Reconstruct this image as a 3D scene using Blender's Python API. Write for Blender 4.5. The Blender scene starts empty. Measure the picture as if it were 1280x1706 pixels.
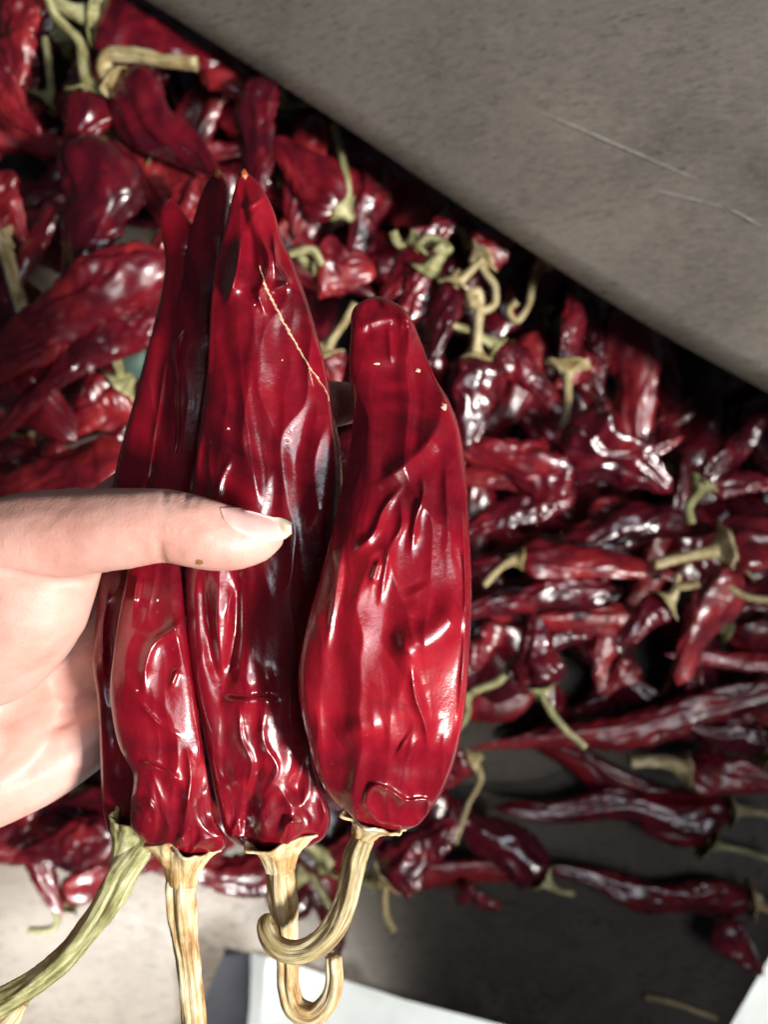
import bpy, math, random
import numpy as np
from mathutils import Vector
from mathutils.bvhtree import BVHTree

# ---------------------------------------------------------------- camera, light, exposure
S = bpy.context.scene
COL = S.collection
F = 1232.0                      # focal length in pixels of the 1280 x 1706 photograph
CZ = 0.62                       # camera height above the tray floor
cam_d = bpy.data.cameras.new('camera')
cam = bpy.data.objects.new('camera', cam_d); COL.objects.link(cam)
cam.location = (0, 0, CZ)
cam_d.sensor_width = 36; cam_d.lens = 36 * F / 1706
cam_d.clip_start = 0.01; cam_d.clip_end = 50
cam_d.dof.use_dof = True; cam_d.dof.focus_distance = 0.19; cam_d.dof.aperture_fstop = 10.5
S.camera = cam
W = bpy.data.worlds.new('World'); S.world = W; W.use_nodes = True
bg = W.node_tree.nodes['Background']
bg.inputs[0].default_value = (0.72, 0.80, 1.0, 1); bg.inputs[1].default_value = 0.035

def area(name, loc, target, sx, sy, power, col):
    l = bpy.data.lights.new(name, 'AREA'); l.shape = 'RECTANGLE'; l.size = sx; l.size_y = sy
    l.energy = power; l.color = col
    o = bpy.data.objects.new(name, l); COL.objects.link(o); o.location = loc
    o.rotation_euler = (Vector(target) - Vector(loc)).to_track_quat('-Z', 'Y').to_euler()
    return o
def spot(name, loc, target, power, deg, blend, radius, col):
    l = bpy.data.lights.new(name, 'SPOT'); l.energy = power; l.color = col
    l.spot_size = math.radians(deg); l.spot_blend = blend; l.shadow_soft_size = radius
    o = bpy.data.objects.new(name, l); COL.objects.link(o); o.location = loc
    o.rotation_euler = (Vector(target) - Vector(loc)).to_track_quat('-Z', 'Y').to_euler()
    return o
# the shaft of daylight that comes through the doorway, behind the camera to the right
spot('door_light', (1.22, -0.62, 1.74), (-0.09, 0.03, 0.36), 325, 25.5, 0.55, 0.15, (1.0, 0.955, 0.89))
# a skylight above and behind the camera
area('window_light', (0.66, -0.06, 1.72), (0.02, 0.0, 0.3), 0.50, 0.80, 7.0, (0.88, 0.92, 1.0))
# full daylight on the ground outside the shed, in front of the tray
o_ = area('outdoor_light', (0.35, -2.2, 0.9), (0.05, -0.62, -0.22), 1.5, 0.22, 2.2, (1.0, 0.98, 0.94)); o_.data.spread = math.radians(9)
# the same daylight glancing in over the tray's front left corner
spot('front_light', (-0.70, -1.86, 1.60), (-0.25, -0.47, 0.0), 1050, 11.4, 0.6, 0.08, (1.0, 0.98, 0.94))
vs = S.view_settings
vs.view_transform = 'Standard'; vs.look = 'None'; vs.exposure = 0.0; vs.gamma = 1.0
S.render.film_transparent = False

# ---------------------------------------------------------------- numeric helpers
rng = random.Random(7)
_pr = np.random.RandomState(3)
_perm = np.concatenate([_pr.permutation(256)] * 3)
_ang = _pr.rand(256) * 2 * np.pi
_gx, _gy = np.cos(_ang), np.sin(_ang)

def perlin(x, y, perx=None):
    x = np.asarray(x, float); y = np.asarray(y, float)
    x, y = np.broadcast_arrays(x, y)
    xi = np.floor(x).astype(int); yi = np.floor(y).astype(int)
    xf = x - xi; yf = y - yi
    u = xf**3 * (xf * (xf * 6 - 15) + 10); v = yf**3 * (yf * (yf * 6 - 15) + 10)
    def g(ix, iy, dx, dy):
        if perx: ix = ix % perx
        h = _perm[_perm[ix & 255] + (iy & 255)]
        return _gx[h] * dx + _gy[h] * dy
    a = g(xi, yi, xf, yf); b = g(xi + 1, yi, xf - 1, yf)
    c = g(xi, yi + 1, xf, yf - 1); d = g(xi + 1, yi + 1, xf - 1, yf - 1)
    return ((a + u * (b - a)) * (1 - v) + (c + u * (d - c)) * v) * 1.5

def sst(x, a, b):
    t = np.clip((np.asarray(x, float) - a) / (b - a), 0, 1)
    return t * t * (3 - 2 * t)

def P(u, v, d):
    """a point at depth d (metres below the camera) seen at photograph pixel u, v"""
    return np.array([(u - 640) / F * d, (853 - v) / F * d, CZ - d])

def smooth_interp(x, xs, ys, n=3):
    """Catmull-Rom through the listed points"""
    xs = np.asarray(xs, float); ys = np.asarray(ys, float)
    m = np.gradient(ys, xs)
    i = np.clip(np.searchsorted(xs, x) - 1, 0, len(xs) - 2)
    h = xs[i + 1] - xs[i]; t = np.clip((x - xs[i]) / h, 0, 1)
    return ((2*t**3 - 3*t**2 + 1) * ys[i] + (t**3 - 2*t**2 + t) * h * m[i]
            + (-2*t**3 + 3*t**2) * ys[i + 1] + (t**3 - t**2) * h * m[i + 1])

def spline(pts, n):
    pts = np.asarray(pts, float)
    k = np.concatenate([[0], np.cumsum(np.linalg.norm(np.diff(pts[:, :3], axis=0), axis=1))])
    t = np.linspace(0, k[-1], n)
    return np.stack([smooth_interp(t, k, pts[:, j]) for j in range(pts.shape[1])], 1)

def seg_dist(u, v, pts):
    """distance to a polyline, and the fraction along it"""
    best = np.full(u.shape, 1e9); frac = np.zeros(u.shape); side = np.zeros(u.shape)
    L = [0.0]
    for a, b in zip(pts[:-1], pts[1:]): L.append(L[-1] + math.hypot(b[0]-a[0], b[1]-a[1]))
    for i, (a, b) in enumerate(zip(pts[:-1], pts[1:])):
        dx, dy = b[0]-a[0], b[1]-a[1]; l2 = dx*dx + dy*dy
        t = np.clip(((u-a[0])*dx + (v-a[1])*dy) / l2, 0, 1)
        d = np.hypot(u - a[0] - t*dx, v - a[1] - t*dy)
        m = d < best
        best = np.where(m, d, best)
        frac = np.where(m, (L[i] + t * (L[i+1]-L[i])) / L[-1], frac)
        side = np.where(m, np.sign((u-a[0])*dy - (v-a[1])*dx), side)
    return best, frac, side

# ---------------------------------------------------------------- scene helpers
def tag(o, label=None, cat=None, group=None, kind=None):
    if label: o['label'] = label
    if cat: o['category'] = cat
    if group: o['group'] = group
    if kind: o['kind'] = kind
    return o

def mesh_obj(name, verts, faces, mat, parent=None, uv=None, smooth=True):
    verts = np.asarray(verts, float)
    if parent is not None:
        p = parent
        while p is not None:
            verts = verts - np.array(p.location); p = p.parent
    me = bpy.data.meshes.new(name)
    me.from_pydata(verts.tolist(), [], faces)
    me.materials.append(mat)
    if uv is not None:
        lay = me.uv_layers.new(name='uv')
        idx = np.empty(len(me.loops), int); me.loops.foreach_get('vertex_index', idx)
        lay.data.foreach_set('uv', np.asarray(uv, float)[idx].ravel())
    if smooth: me.polygons.foreach_set('use_smooth', [True] * len(me.polygons))
    me.update()
    o = bpy.data.objects.new(name, me); COL.objects.link(o)
    if parent is not None: o.parent = parent
    return o

def empty(name, loc):
    o = bpy.data.objects.new(name, None); COL.objects.link(o); o.location = loc
    o.empty_display_size = 0.02
    return o

def grid_faces(nr, nc, closed=True):
    f = []
    m = nc if closed else nc - 1
    for i in range(nr - 1):
        for j in range(m):
            k = (j + 1) % nc
            f.append((i*nc + j, i*nc + k, (i+1)*nc + k, (i+1)*nc + j))
    return f

def frames(path):
    t = np.gradient(path, axis=0); t /= np.linalg.norm(t, axis=1)[:, None] + 1e-12
    ref = np.array([0., 0., 1.]) if abs(t[0][2]) < 0.9 else np.array([1., 0, 0])
    n = np.cross(t[0], ref); n /= np.linalg.norm(n)
    N = []
    for k in range(len(path)):
        n = n - t[k] * n.dot(t[k]); n /= np.linalg.norm(n); N.append(n)
    N = np.array(N); B = np.cross(t, N)
    return t, N, B

# ---------------------------------------------------------------- materials
def new_mat(name):
    m = bpy.data.materials.new(name); m.use_nodes = True
    nt = m.node_tree; b = nt.nodes['Principled BSDF']
    def nd(t, **kw):
        n = nt.nodes.new(t)
        for k, v in kw.items():
            if k in n.inputs: n.inputs[k].default_value = v
            else: setattr(n, k, v)
        return n
    return m, nt, b, nd

def ramp(nd, stops):
    r = nd('ShaderNodeValToRGB'); e = r.color_ramp.elements
    while len(e) < len(stops): e.new(0.5)
    for q, (p, c) in zip(e, stops):
        q.position = p; q.color = (*c, 1) if len(c) == 3 else c
    return r

def pod_material(name, dark, mid, light, rough, bump, spec=0.5, vary=0.0, nscale=38.0):
    m, nt, b, nd = new_mat(name); L = nt.links.new
    tc = nd('ShaderNodeTexCoord'); inf = nd('ShaderNodeObjectInfo')
    n1 = nd('ShaderNodeTexNoise', Scale=nscale, Detail=5.0, Roughness=0.6, Distortion=0.6)
    L(tc.outputs['Object'], n1.inputs['Vector'])
    r = ramp(nd, [(0.33, dark), (0.52, mid), (0.72, light)])
    ad = nd('ShaderNodeMath', operation='MULTIPLY_ADD'); ad.inputs[1].default_value = vary; ad.inputs[2].default_value = -vary * 0.55
    L(inf.outputs['Random'], ad.inputs[0])
    a2 = nd('ShaderNodeMath', operation='ADD'); L(n1.outputs[0], a2.inputs[0]); L(ad.outputs[0], a2.inputs[1])
    L(a2.outputs[0], r.inputs[0])
    # pale dust and fibre specks on the skin
    n2 = nd('ShaderNodeTexNoise', Scale=420.0, Detail=3.0, Roughness=0.7); L(tc.outputs['Object'], n2.inputs['Vector'])
    sp = ramp(nd, [(0.69, (0, 0, 0)), (0.76, (1, 1, 1))]); L(n2.outputs[0], sp.inputs[0])
    mx = nd('ShaderNodeMix', data_type='RGBA'); mx.inputs[7].default_value = (0.42, 0.12, 0.08, 1)
    sc = nd('ShaderNodeMath', operation='MULTIPLY'); sc.inputs[1].default_value = 0.3
    L(sp.outputs[0], sc.inputs[0]); L(sc.outputs[0], mx.inputs[0]); L(r.outputs[0], mx.inputs[6])
    L(mx.outputs[2], b.inputs['Base Color'])
    n3 = nd('ShaderNodeTexNoise', Scale=70.0, Detail=6.0, Roughness=0.65); L(tc.outputs['Object'], n3.inputs['Vector'])
    rr = nd('ShaderNodeMapRange'); rr.inputs[1].default_value = 0.3; rr.inputs[2].default_value = 0.75
    rr.inputs[3].default_value = rough * 0.7; rr.inputs[4].default_value = rough * 1.7
    if vary:
        rv = nd('ShaderNodeMath', operation='MULTIPLY_ADD'); rv.inputs[1].default_value = 0.40; rv.inputs[2].default_value = -0.22
        L(inf.outputs['Random'], rv.inputs[0])
        rs_ = nd('ShaderNodeMath', operation='ADD'); L(n3.outputs[0], rs_.inputs[0]); L(rv.outputs[0], rs_.inputs[1]); L(rs_.outputs[0], rr.inputs[0])
    else: L(n3.outputs[0], rr.inputs[0])
    L(rr.outputs[0], b.inputs['Roughness'])
    n4 = nd('ShaderNodeTexNoise', Scale=900.0, Detail=4.0, Roughness=0.6); L(tc.outputs['Object'], n4.inputs['Vector'])
    bp = nd('ShaderNodeBump', Strength=bump, Distance=0.0004); L(n4.outputs[0], bp.inputs['Height']); L(bp.outputs[0], b.inputs['Normal'])
    b.inputs['Specular IOR Level'].default_value = spec
    b.inputs['Coat Weight'].default_value = 0.25; b.inputs['Coat Roughness'].default_value = rough * 0.5
    return m

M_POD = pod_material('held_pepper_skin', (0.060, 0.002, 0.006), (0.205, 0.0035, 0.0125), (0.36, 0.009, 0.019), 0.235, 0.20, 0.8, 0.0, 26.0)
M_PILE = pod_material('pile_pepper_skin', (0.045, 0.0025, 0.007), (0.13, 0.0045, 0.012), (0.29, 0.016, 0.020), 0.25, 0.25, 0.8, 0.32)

def stem_material(name, cols, scale_u=20, scale_v=1.6):
    m, nt, b, nd = new_mat(name); L = nt.links.new
    uvn = nd('ShaderNodeUVMap'); uvn.uv_map = 'uv'
    inf = nd('ShaderNodeObjectInfo')
    sc = nd('ShaderNodeMath', operation='MULTIPLY'); sc.inputs[1].default_value = 40; L(inf.outputs['Random'], sc.inputs[0])
    def layer(su, sv, det):
        mp = nd('ShaderNodeMapping'); mp.inputs['Scale'].default_value = (su, sv, 1); L(uvn.outputs[0], mp.inputs[0])
        ofs = nd('ShaderNodeVectorMath', operation='ADD'); L(mp.outputs[0], ofs.inputs[0]); L(sc.outputs[0], ofs.inputs[1])
        n = nd('ShaderNodeTexNoise', Scale=1.0, Detail=det, Roughness=0.68, Distortion=0.4); L(ofs.outputs[0], n.inputs['Vector'])
        return n
    streak = layer(scale_u, scale_v, 6.0); blot = layer(4.0, 6.0, 5.0)
    mul = nd('ShaderNodeMath', operation='MULTIPLY'); mul.inputs[1].default_value = 0.35; L(streak.outputs[0], mul.inputs[0])
    ad = nd('ShaderNodeMath', operation='MULTIPLY_ADD'); ad.inputs[1].default_value = 0.65; L(blot.outputs[0], ad.inputs[0]); L(mul.outputs[0], ad.inputs[2])
    r = ramp(nd, cols); L(ad.outputs[0], r.inputs[0])
    cr = ramp(nd, [(0.30, (0.25, 0.17, 0.09)), (0.42, (1, 1, 1))]); L(streak.outputs[0], cr.inputs[0])
    mx = nd('ShaderNodeMix', data_type='RGBA', blend_type='MULTIPLY'); mx.inputs[0].default_value = 0.85
    L(r.outputs[0], mx.inputs[6]); L(cr.outputs[0], mx.inputs[7]); L(mx.outputs[2], b.inputs['Base Color'])
    b.inputs['Roughness'].default_value = 0.6
    bp = nd('ShaderNodeBump', Strength=0.8, Distance=0.0008); L(streak.outputs[0], bp.inputs['Height']); L(bp.outputs[0], b.inputs['Normal'])
    return m
M_TAN = stem_material('dry_tan_stem', [(0.37, (0.20, 0.09, 0.025)), (0.45, (0.46, 0.27, 0.10)), (0.51, (0.56, 0.42, 0.21)), (0.60, (0.74, 0.65, 0.45))])
M_GREEN = stem_material('dry_green_stem', [(0.37, (0.15, 0.09, 0.03)), (0.44, (0.20, 0.19, 0.07)), (0.52, (0.36, 0.35, 0.16)), (0.61, (0.62, 0.58, 0.36))])
M_OLIVE = stem_material('dull_olive_stem', [(0.37, (0.17, 0.09, 0.03)), (0.45, (0.33, 0.25, 0.105)), (0.52, (0.45, 0.37, 0.19)), (0.61, (0.68, 0.60, 0.40))])

def skin_material():
    m, nt, b, nd = new_mat('skin'); L = nt.links.new
    tc = nd('ShaderNodeTexCoord')
    n1 = nd('ShaderNodeTexNoise', Scale=45.0, Detail=5.0, Roughness=0.6); L(tc.outputs['Object'], n1.inputs['Vector'])
    r = ramp(nd, [(0.3, (0.56, 0.27, 0.215)), (0.5, (0.64, 0.355, 0.295)), (0.72, (0.69, 0.42, 0.36))]); L(n1.outputs[0], r.inputs[0])
    L(r.outputs[0], b.inputs['Base Color'])
    b.inputs['Roughness'].default_value = 0.48
    b.inputs['Subsurface Weight'].default_value = 0.25
    b.inputs['Subsurface Radius'].default_value = (1.0, 0.35, 0.2); b.inputs['Subsurface Scale'].default_value = 0.003
    mp = nd('ShaderNodeMapping'); mp.inputs['Scale'].default_value = (1.0, 1.0, 1.0); L(tc.outputs['Object'], mp.inputs[0])
    v = nd('ShaderNodeTexVoronoi', Scale=1300.0); L(mp.outputs[0], v.inputs['Vector'])
    n2 = nd('ShaderNodeTexNoise', Scale=300.0, Detail=5.0); L(tc.outputs['Object'], n2.inputs['Vector'])
    ad = nd('ShaderNodeMath', operation='MULTIPLY_ADD'); ad.inputs[1].default_value = 0.4
    L(v.outputs['Distance'], ad.inputs[0]); L(n2.outputs[0], ad.inputs[2])
    bp = nd('ShaderNodeBump', Strength=0.2, Distance=0.0006); L(ad.outputs[0], bp.inputs['Height']); L(bp.outputs[0], b.inputs['Normal'])
    return m
M_SKIN = skin_material()

def simple(name, col, rough, metal=0.0, noise=0.0, scale=30, sub=0.0):
    m, nt, b, nd = new_mat(name); L = nt.links.new
    tc = nd('ShaderNodeTexCoord'); n1 = nd('ShaderNodeTexNoise', Scale=float(scale), Detail=6.0, Roughness=0.6)
    L(tc.outputs['Object'], n1.inputs['Vector'])
    lo = tuple(c * (1 - noise) for c in col); hi = tuple(min(1, c * (1 + noise)) for c in col)
    r = ramp(nd, [(0.3, lo), (0.7, hi)]); L(n1.outputs[0], r.inputs[0]); L(r.outputs[0], b.inputs['Base Color'])
    b.inputs['Roughness'].default_value = rough; b.inputs['Metallic'].default_value = metal
    b.inputs['Subsurface Weight'].default_value = sub; b.inputs['Subsurface Scale'].default_value = 0.002
    return m
M_NAIL = simple('nail', (0.80, 0.47, 0.43), 0.2, 0, 0.06, 200, 0.15)
M_NAILTIP = simple('nail_tip', (0.76, 0.64, 0.50), 0.3, 0, 0.1, 300)
M_SCAR = simple('corky_scar', (0.62, 0.42, 0.26), 0.7, 0, 0.35, 900)
M_DIRT = simple('brown_fleck', (0.26, 0.11, 0.04), 0.7, 0, 0.5, 2500)
M_CLOTH = simple('navy_cloth', (0.004, 0.005, 0.010), 0.85, 0, 0.3, 120)
M_GROUND = simple('pale_concrete', (0.66, 0.69, 0.67), 0.8, 0, 0.14, 14)
M_LEAF = simple('dry_leaf', (0.05, 0.085, 0.07), 0.6, 0, 0.4, 60)

def steel(name, base, rough, brush, rot, metal=0.85, ns=1.0):
    m, nt, b, nd = new_mat(name); L = nt.links.new
    tc = nd('ShaderNodeTexCoord')
    mp = nd('ShaderNodeMapping'); mp.inputs['Rotation'].default_value = (0, 0, rot); mp.inputs['Scale'].default_value = (1, brush, 1)
    L(tc.outputs['Object'], mp.inputs[0])
    n1 = nd('ShaderNodeTexNoise', Scale=9.0, Detail=6.0, Roughness=0.6, Distortion=0.5); L(tc.outputs['Object'], n1.inputs['Vector'])
    n2 = nd('ShaderNodeTexNoise', Scale=110.0*ns, Detail=8.0, Roughness=0.72, Distortion=0.8); L(mp.outputs[0], n2.inputs['Vector'])
    n3 = nd('ShaderNodeTexNoise', Scale=60.0*ns, Detail=9.0, Roughness=0.75, Distortion=1.6); L(mp.outputs[0], n3.inputs['Vector'])
    dk = tuple(c * 0.55 for c in base); lt = tuple(min(1, c * 1.3) for c in base)
    r1 = ramp(nd, [(0.36, dk), (0.5, base), (0.64, lt)])
    ad = nd('ShaderNodeMath', operation='MULTIPLY_ADD'); ad.inputs[1].default_value = 0.55
    L(n1.outputs[0], ad.inputs[0])
    m2 = nd('ShaderNodeMath', operation='MULTIPLY'); m2.inputs[1].default_value = 0.45; L(n2.outputs[0], m2.inputs[0]); L(m2.outputs[0], ad.inputs[2])
    L(ad.outputs[0], r1.inputs[0])
    # dark rubbed scuffs
    r2 = ramp(nd, [(0.36, (1, 1, 1)), (0.46, (0, 0, 0))]); L(n3.outputs[0], r2.inputs[0])
    mx = nd('ShaderNodeMix', data_type='RGBA'); mx.inputs[7].default_value = (*tuple(c * 0.35 for c in base), 1)
    L(r1.outputs[0], mx.inputs[6]); s2 = nd('ShaderNodeMath', operation='MULTIPLY'); s2.inputs[1].default_value = 0.9
    L(r2.outputs[0], s2.inputs[0]); L(s2.outputs[0], mx.inputs[0])
    L(mx.outputs[2], b.inputs['Base Color'])
    rr = nd('ShaderNodeMapRange'); rr.inputs[1].default_value = 0.3; rr.inputs[2].default_value = 0.7
    rr.inputs[3].default_value = rough * 0.85; rr.inputs[4].default_value = rough * 1.2
    L(n2.outputs[0], rr.inputs[0]); L(rr.outputs[0], b.inputs['Roughness'])
    b.inputs['Metallic'].default_value = metal
    bp = nd('ShaderNodeBump', Strength=0.25, Distance=0.0006); L(n2.outputs[0], bp.inputs['Height']); L(bp.outputs[0], b.inputs['Normal'])
    return m
M_PLATE = steel('worn_steel_plate', (0.25, 0.222, 0.187), 0.44, 7.0, math.radians(10), 0.6, 1.5)
M_TRAY = steel('worn_steel_tray', (0.095, 0.079, 0.064), 0.5, 2.5, math.radians(30), 0.15)
M_TRAY.node_tree.nodes['Principled BSDF'].inputs['Specular IOR Level'].default_value = 0.25
M_EDGE = simple('bare_steel_edge', (0.30, 0.27, 0.24), 0.4, 0.9, 0.2, 80)

# ---------------------------------------------------------------- the setting
g = mesh_obj('ground', [(-4, -4, -0.22), (4, -4, -0.22), (4, 4, -0.22), (-4, 4, -0.22)], [(0, 1, 2, 3)], M_GROUND)
tag(g, kind='structure')

def tray():
    """worn steel sheet with a notch cut in its front edge and a shallow bow towards the front left"""
    px = [(1171, 1792), (1280, 1600), (1900, 503), (900, -900), (-1300, -900), (-1300, 2300), (90, 2300), (325, 1706), (372, 1590)]
    o = [P(u, v, CZ)[:2] for u, v in px]
    import bmesh
    bm = bmesh.new()
    vs_ = [bm.verts.new((x, y, 0)) for x, y in o]
    for q in [(0, 1, 2, 8), (2, 3, 8), (3, 4, 8), (4, 7, 8), (4, 5, 7), (5, 6, 7)]: bm.faces.new([vs_[k] for k in q])
    bmesh.ops.triangulate(bm, faces=bm.faces[:])
    for k in range(5):
        bmesh.ops.subdivide_edges(bm, edges=[e for e in bm.edges if e.calc_length() > 0.03], cuts=1, use_grid_fill=True)
        bmesh.ops.triangulate(bm, faces=bm.faces[:])
    for v in bm.verts:
        x, y = v.co.x, v.co.y
        v.co.z = 0.0012 * float(perlin(x * 7 + 3, y * 7)) 
        s = max(0.0, -0.27 - y); w = max(0.0, min(1.0, (0.02 - x) / 0.12))
        v.co.z -= 0.9 * s * s * w
    me = bpy.data.meshes.new('steel_tray'); bm.to_mesh(me); bm.free()
    me.materials.append(M_TRAY); me.polygons.foreach_set('use_smooth', [True] * len(me.polygons))
    ob = bpy.data.objects.new('steel_tray', me); COL.objects.link(ob)
    md = ob.modifiers.new('thickness', 'SOLIDIFY'); md.thickness = 0.002; md.offset = -1
    return tag(ob, 'worn brown grey steel tray floor under the pile of peppers', 'tray')
tray()

def plate():
    """flat worn steel gate plate leaning over the pile from the upper right"""
    e = [(-420, -405), (240, 0), (540, 190), (760, 337), (900, 427), (1080, 541), (1280, 652), (1750, 925)]
    n = np.array([0.527, 0.85, 0.0]); up = math.tan(math.radians(36))
    rows = []
    for t in np.concatenate([[0], np.linspace(0.01, 0.50, 24)]):
        r = []
        for (u, v) in e:
            p = P(u, v, 0.425) + n * t + np.array([0, 0, up * t + 0.0015 * math.sin(u * 0.004 + t * 9)])
            r.append(p)
        rows.append(spline(np.array(r), 40))
    V = np.concatenate(rows)
    o = mesh_obj('steel_plate', V, grid_faces(25, 40, closed=False), M_PLATE)
    md = o.modifiers.new('thickness', 'SOLIDIFY'); md.thickness = 0.0016; md.offset = -1
    tag(o, 'large scuffed grey steel plate with a straight edge over the peppers', 'metal plate')
    # long pale scratches scored into it
    sc = []
    for (a, b, w) in [((890, 180), (1180, 305), 2.2), ((1080, 312), (1215, 345), 1.8), ((1215, 345), (1275, 378), 3.0)]:
        A, B = [], []
        for k in range(30):
            f = k / 29
            u = a[0] + f*(b[0]-a[0]); v = a[1] + f*(b[1]-a[1])
            # where the ray through the pixel meets the plate
            c = P(760, 337, 0.425); nn = np.cross(np.array([0.85, -0.527, 0]), np.array([n[0], n[1], up])); nn /= np.linalg.norm(nn)
            r = P(u, v, 1.0) - np.array([0, 0, CZ])
            t = (c - np.array([0, 0, CZ])).dot(nn) / r.dot(nn)
            q = np.array([0, 0, CZ]) + r * t
            nz = nn if nn[2] > 0 else -nn
            q = q + nz * 0.0019
            hw = w * 0.00016 * math.sin(math.pi * min(1, max(0.03, f))) * (0.6 + 0.8 * abs(float(perlin(k * 0.7, w))))
            side = np.array([-0.4, 0.9, 0.0])
            A.append(q + side * hw); B.append(q - side * hw)
        V = np.array(A + B); fc = [(k, k+1, 31+k, 30+k) for k in range(29)]
        mesh_obj('scratch', V, fc, M_SCR, o)
    return o
M_SCR = simple('bright_scratch', (0.50, 0.47, 0.42), 0.6, 0.0, 0.4, 300)
plate()

# ---------------------------------------------------------------- peppers: pods, calyxes, stems
def stem_tube(name, pts, mat, parent, sides=18, n=60, flute=0.10, seed=0.0, knots=0.08):
    """pts: x,y,z,r ; a dried, fluted stalk"""
    q = spline(pts, n); path = q[:, :3]; r = q[:, 3]
    t, N, B = frames(path)
    a = np.linspace(0, 2*np.pi, sides, endpoint=False)
    s = np.linspace(0, 1, n)
    SS, AA = np.meshgrid(s, a, indexing='ij')
    L = np.linalg.norm(np.diff(path, axis=0), axis=1).sum()
    if sides > 20: flute *= 0.8
    rad = r[:, None] * (1 + 0.09*(0.3 - np.sqrt(perlin(AA/(2*np.pi)*11 + SS*1.5, SS*L*45 + seed, 11)**2 + .003))*4 + flute * np.sin(AA * 5 + SS * 5 + seed) + knots * perlin(AA / (2*np.pi) * 6 + 0.01, SS * L * 160 + seed * 7, 6)
                        + 0.07 * perlin(AA / (2*np.pi) * 12, SS * L * 60 + seed * 3, 12))
    V = path[:, None, :] + rad[..., None] * (np.cos(AA)[..., None] * N[:, None, :] + np.sin(AA)[..., None] * B[:, None, :])
    V = V.reshape(-1, 3); uv = np.stack([AA.ravel() / (2*np.pi), SS.ravel() * L * 12 ], 1)
    f = grid_faces(n, sides)
    f.append(tuple(range(sides))[::-1]); f.append(tuple((n-1)*sides + k for k in range(sides)))
    return mesh_obj(name, V, f, mat, parent, uv)

def calyx(name, c, axis, r0, r1, length, mat, parent, flat=1.0, side=None, seed=0.0, ragged=0.25, sides=48, n=14, fine=False):
    """funnel-shaped cap: from the stalk (r0) along axis to a ragged papery rim (r1) lying over the shoulders"""
    axis = np.asarray(axis, float); axis /= np.linalg.norm(axis)
    side = np.array([1., 0, 0]) if side is None else np.asarray(side, float)
    side = side - axis * side.dot(axis); side /= np.linalg.norm(side); b = np.cross(axis, side)
    a = np.linspace(0, 2*np.pi, sides, endpoint=False); s = np.linspace(0, 1, n)
    SS, AA = np.meshgrid(s, a, indexing='ij')
    jag = 1 + ragged * (perlin(AA/(2*np.pi)*7, SS*0.6 + seed, 7) + 0.5*perlin(AA/(2*np.pi)*16, SS*0.8 + seed*2, 16)) * SS**2
    rr = (r0 + (r1 - r0) * (0.40*SS + 0.60*SS**2.4)) * jag
    rr *= 1 + 0.05*np.sin(AA*5+seed)*(1-SS)
    if fine: rr *= 1 + 0.05*(0.3 - np.sqrt(perlin(AA/(2*np.pi)*14, SS*1.3 + seed, 14)**2 + .003))*4 + 0.06*SS*perlin(AA/(2*np.pi)*30, SS*5 + seed, 30)
    hh = length * (SS**0.85) * (1 + ragged * 0.8 * perlin(AA/(2*np.pi)*5, 3.3 + seed, 5) * SS)
    V = (np.asarray(c)[None, None] + axis*hh[..., None] + rr[..., None]*(np.cos(AA)[..., None]*side + flat*np.sin(AA)[..., None]*b))
    uv = np.stack([AA.ravel()/(2*np.pi), SS.ravel()*length*12], 1)
    o = mesh_obj(name, V.reshape(-1, 3), grid_faces(n, sides), mat, parent, uv)
    md = o.modifiers.new('thickness', 'SOLIDIFY'); md.thickness = 0.0007; md.offset = 0
    return o

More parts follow.
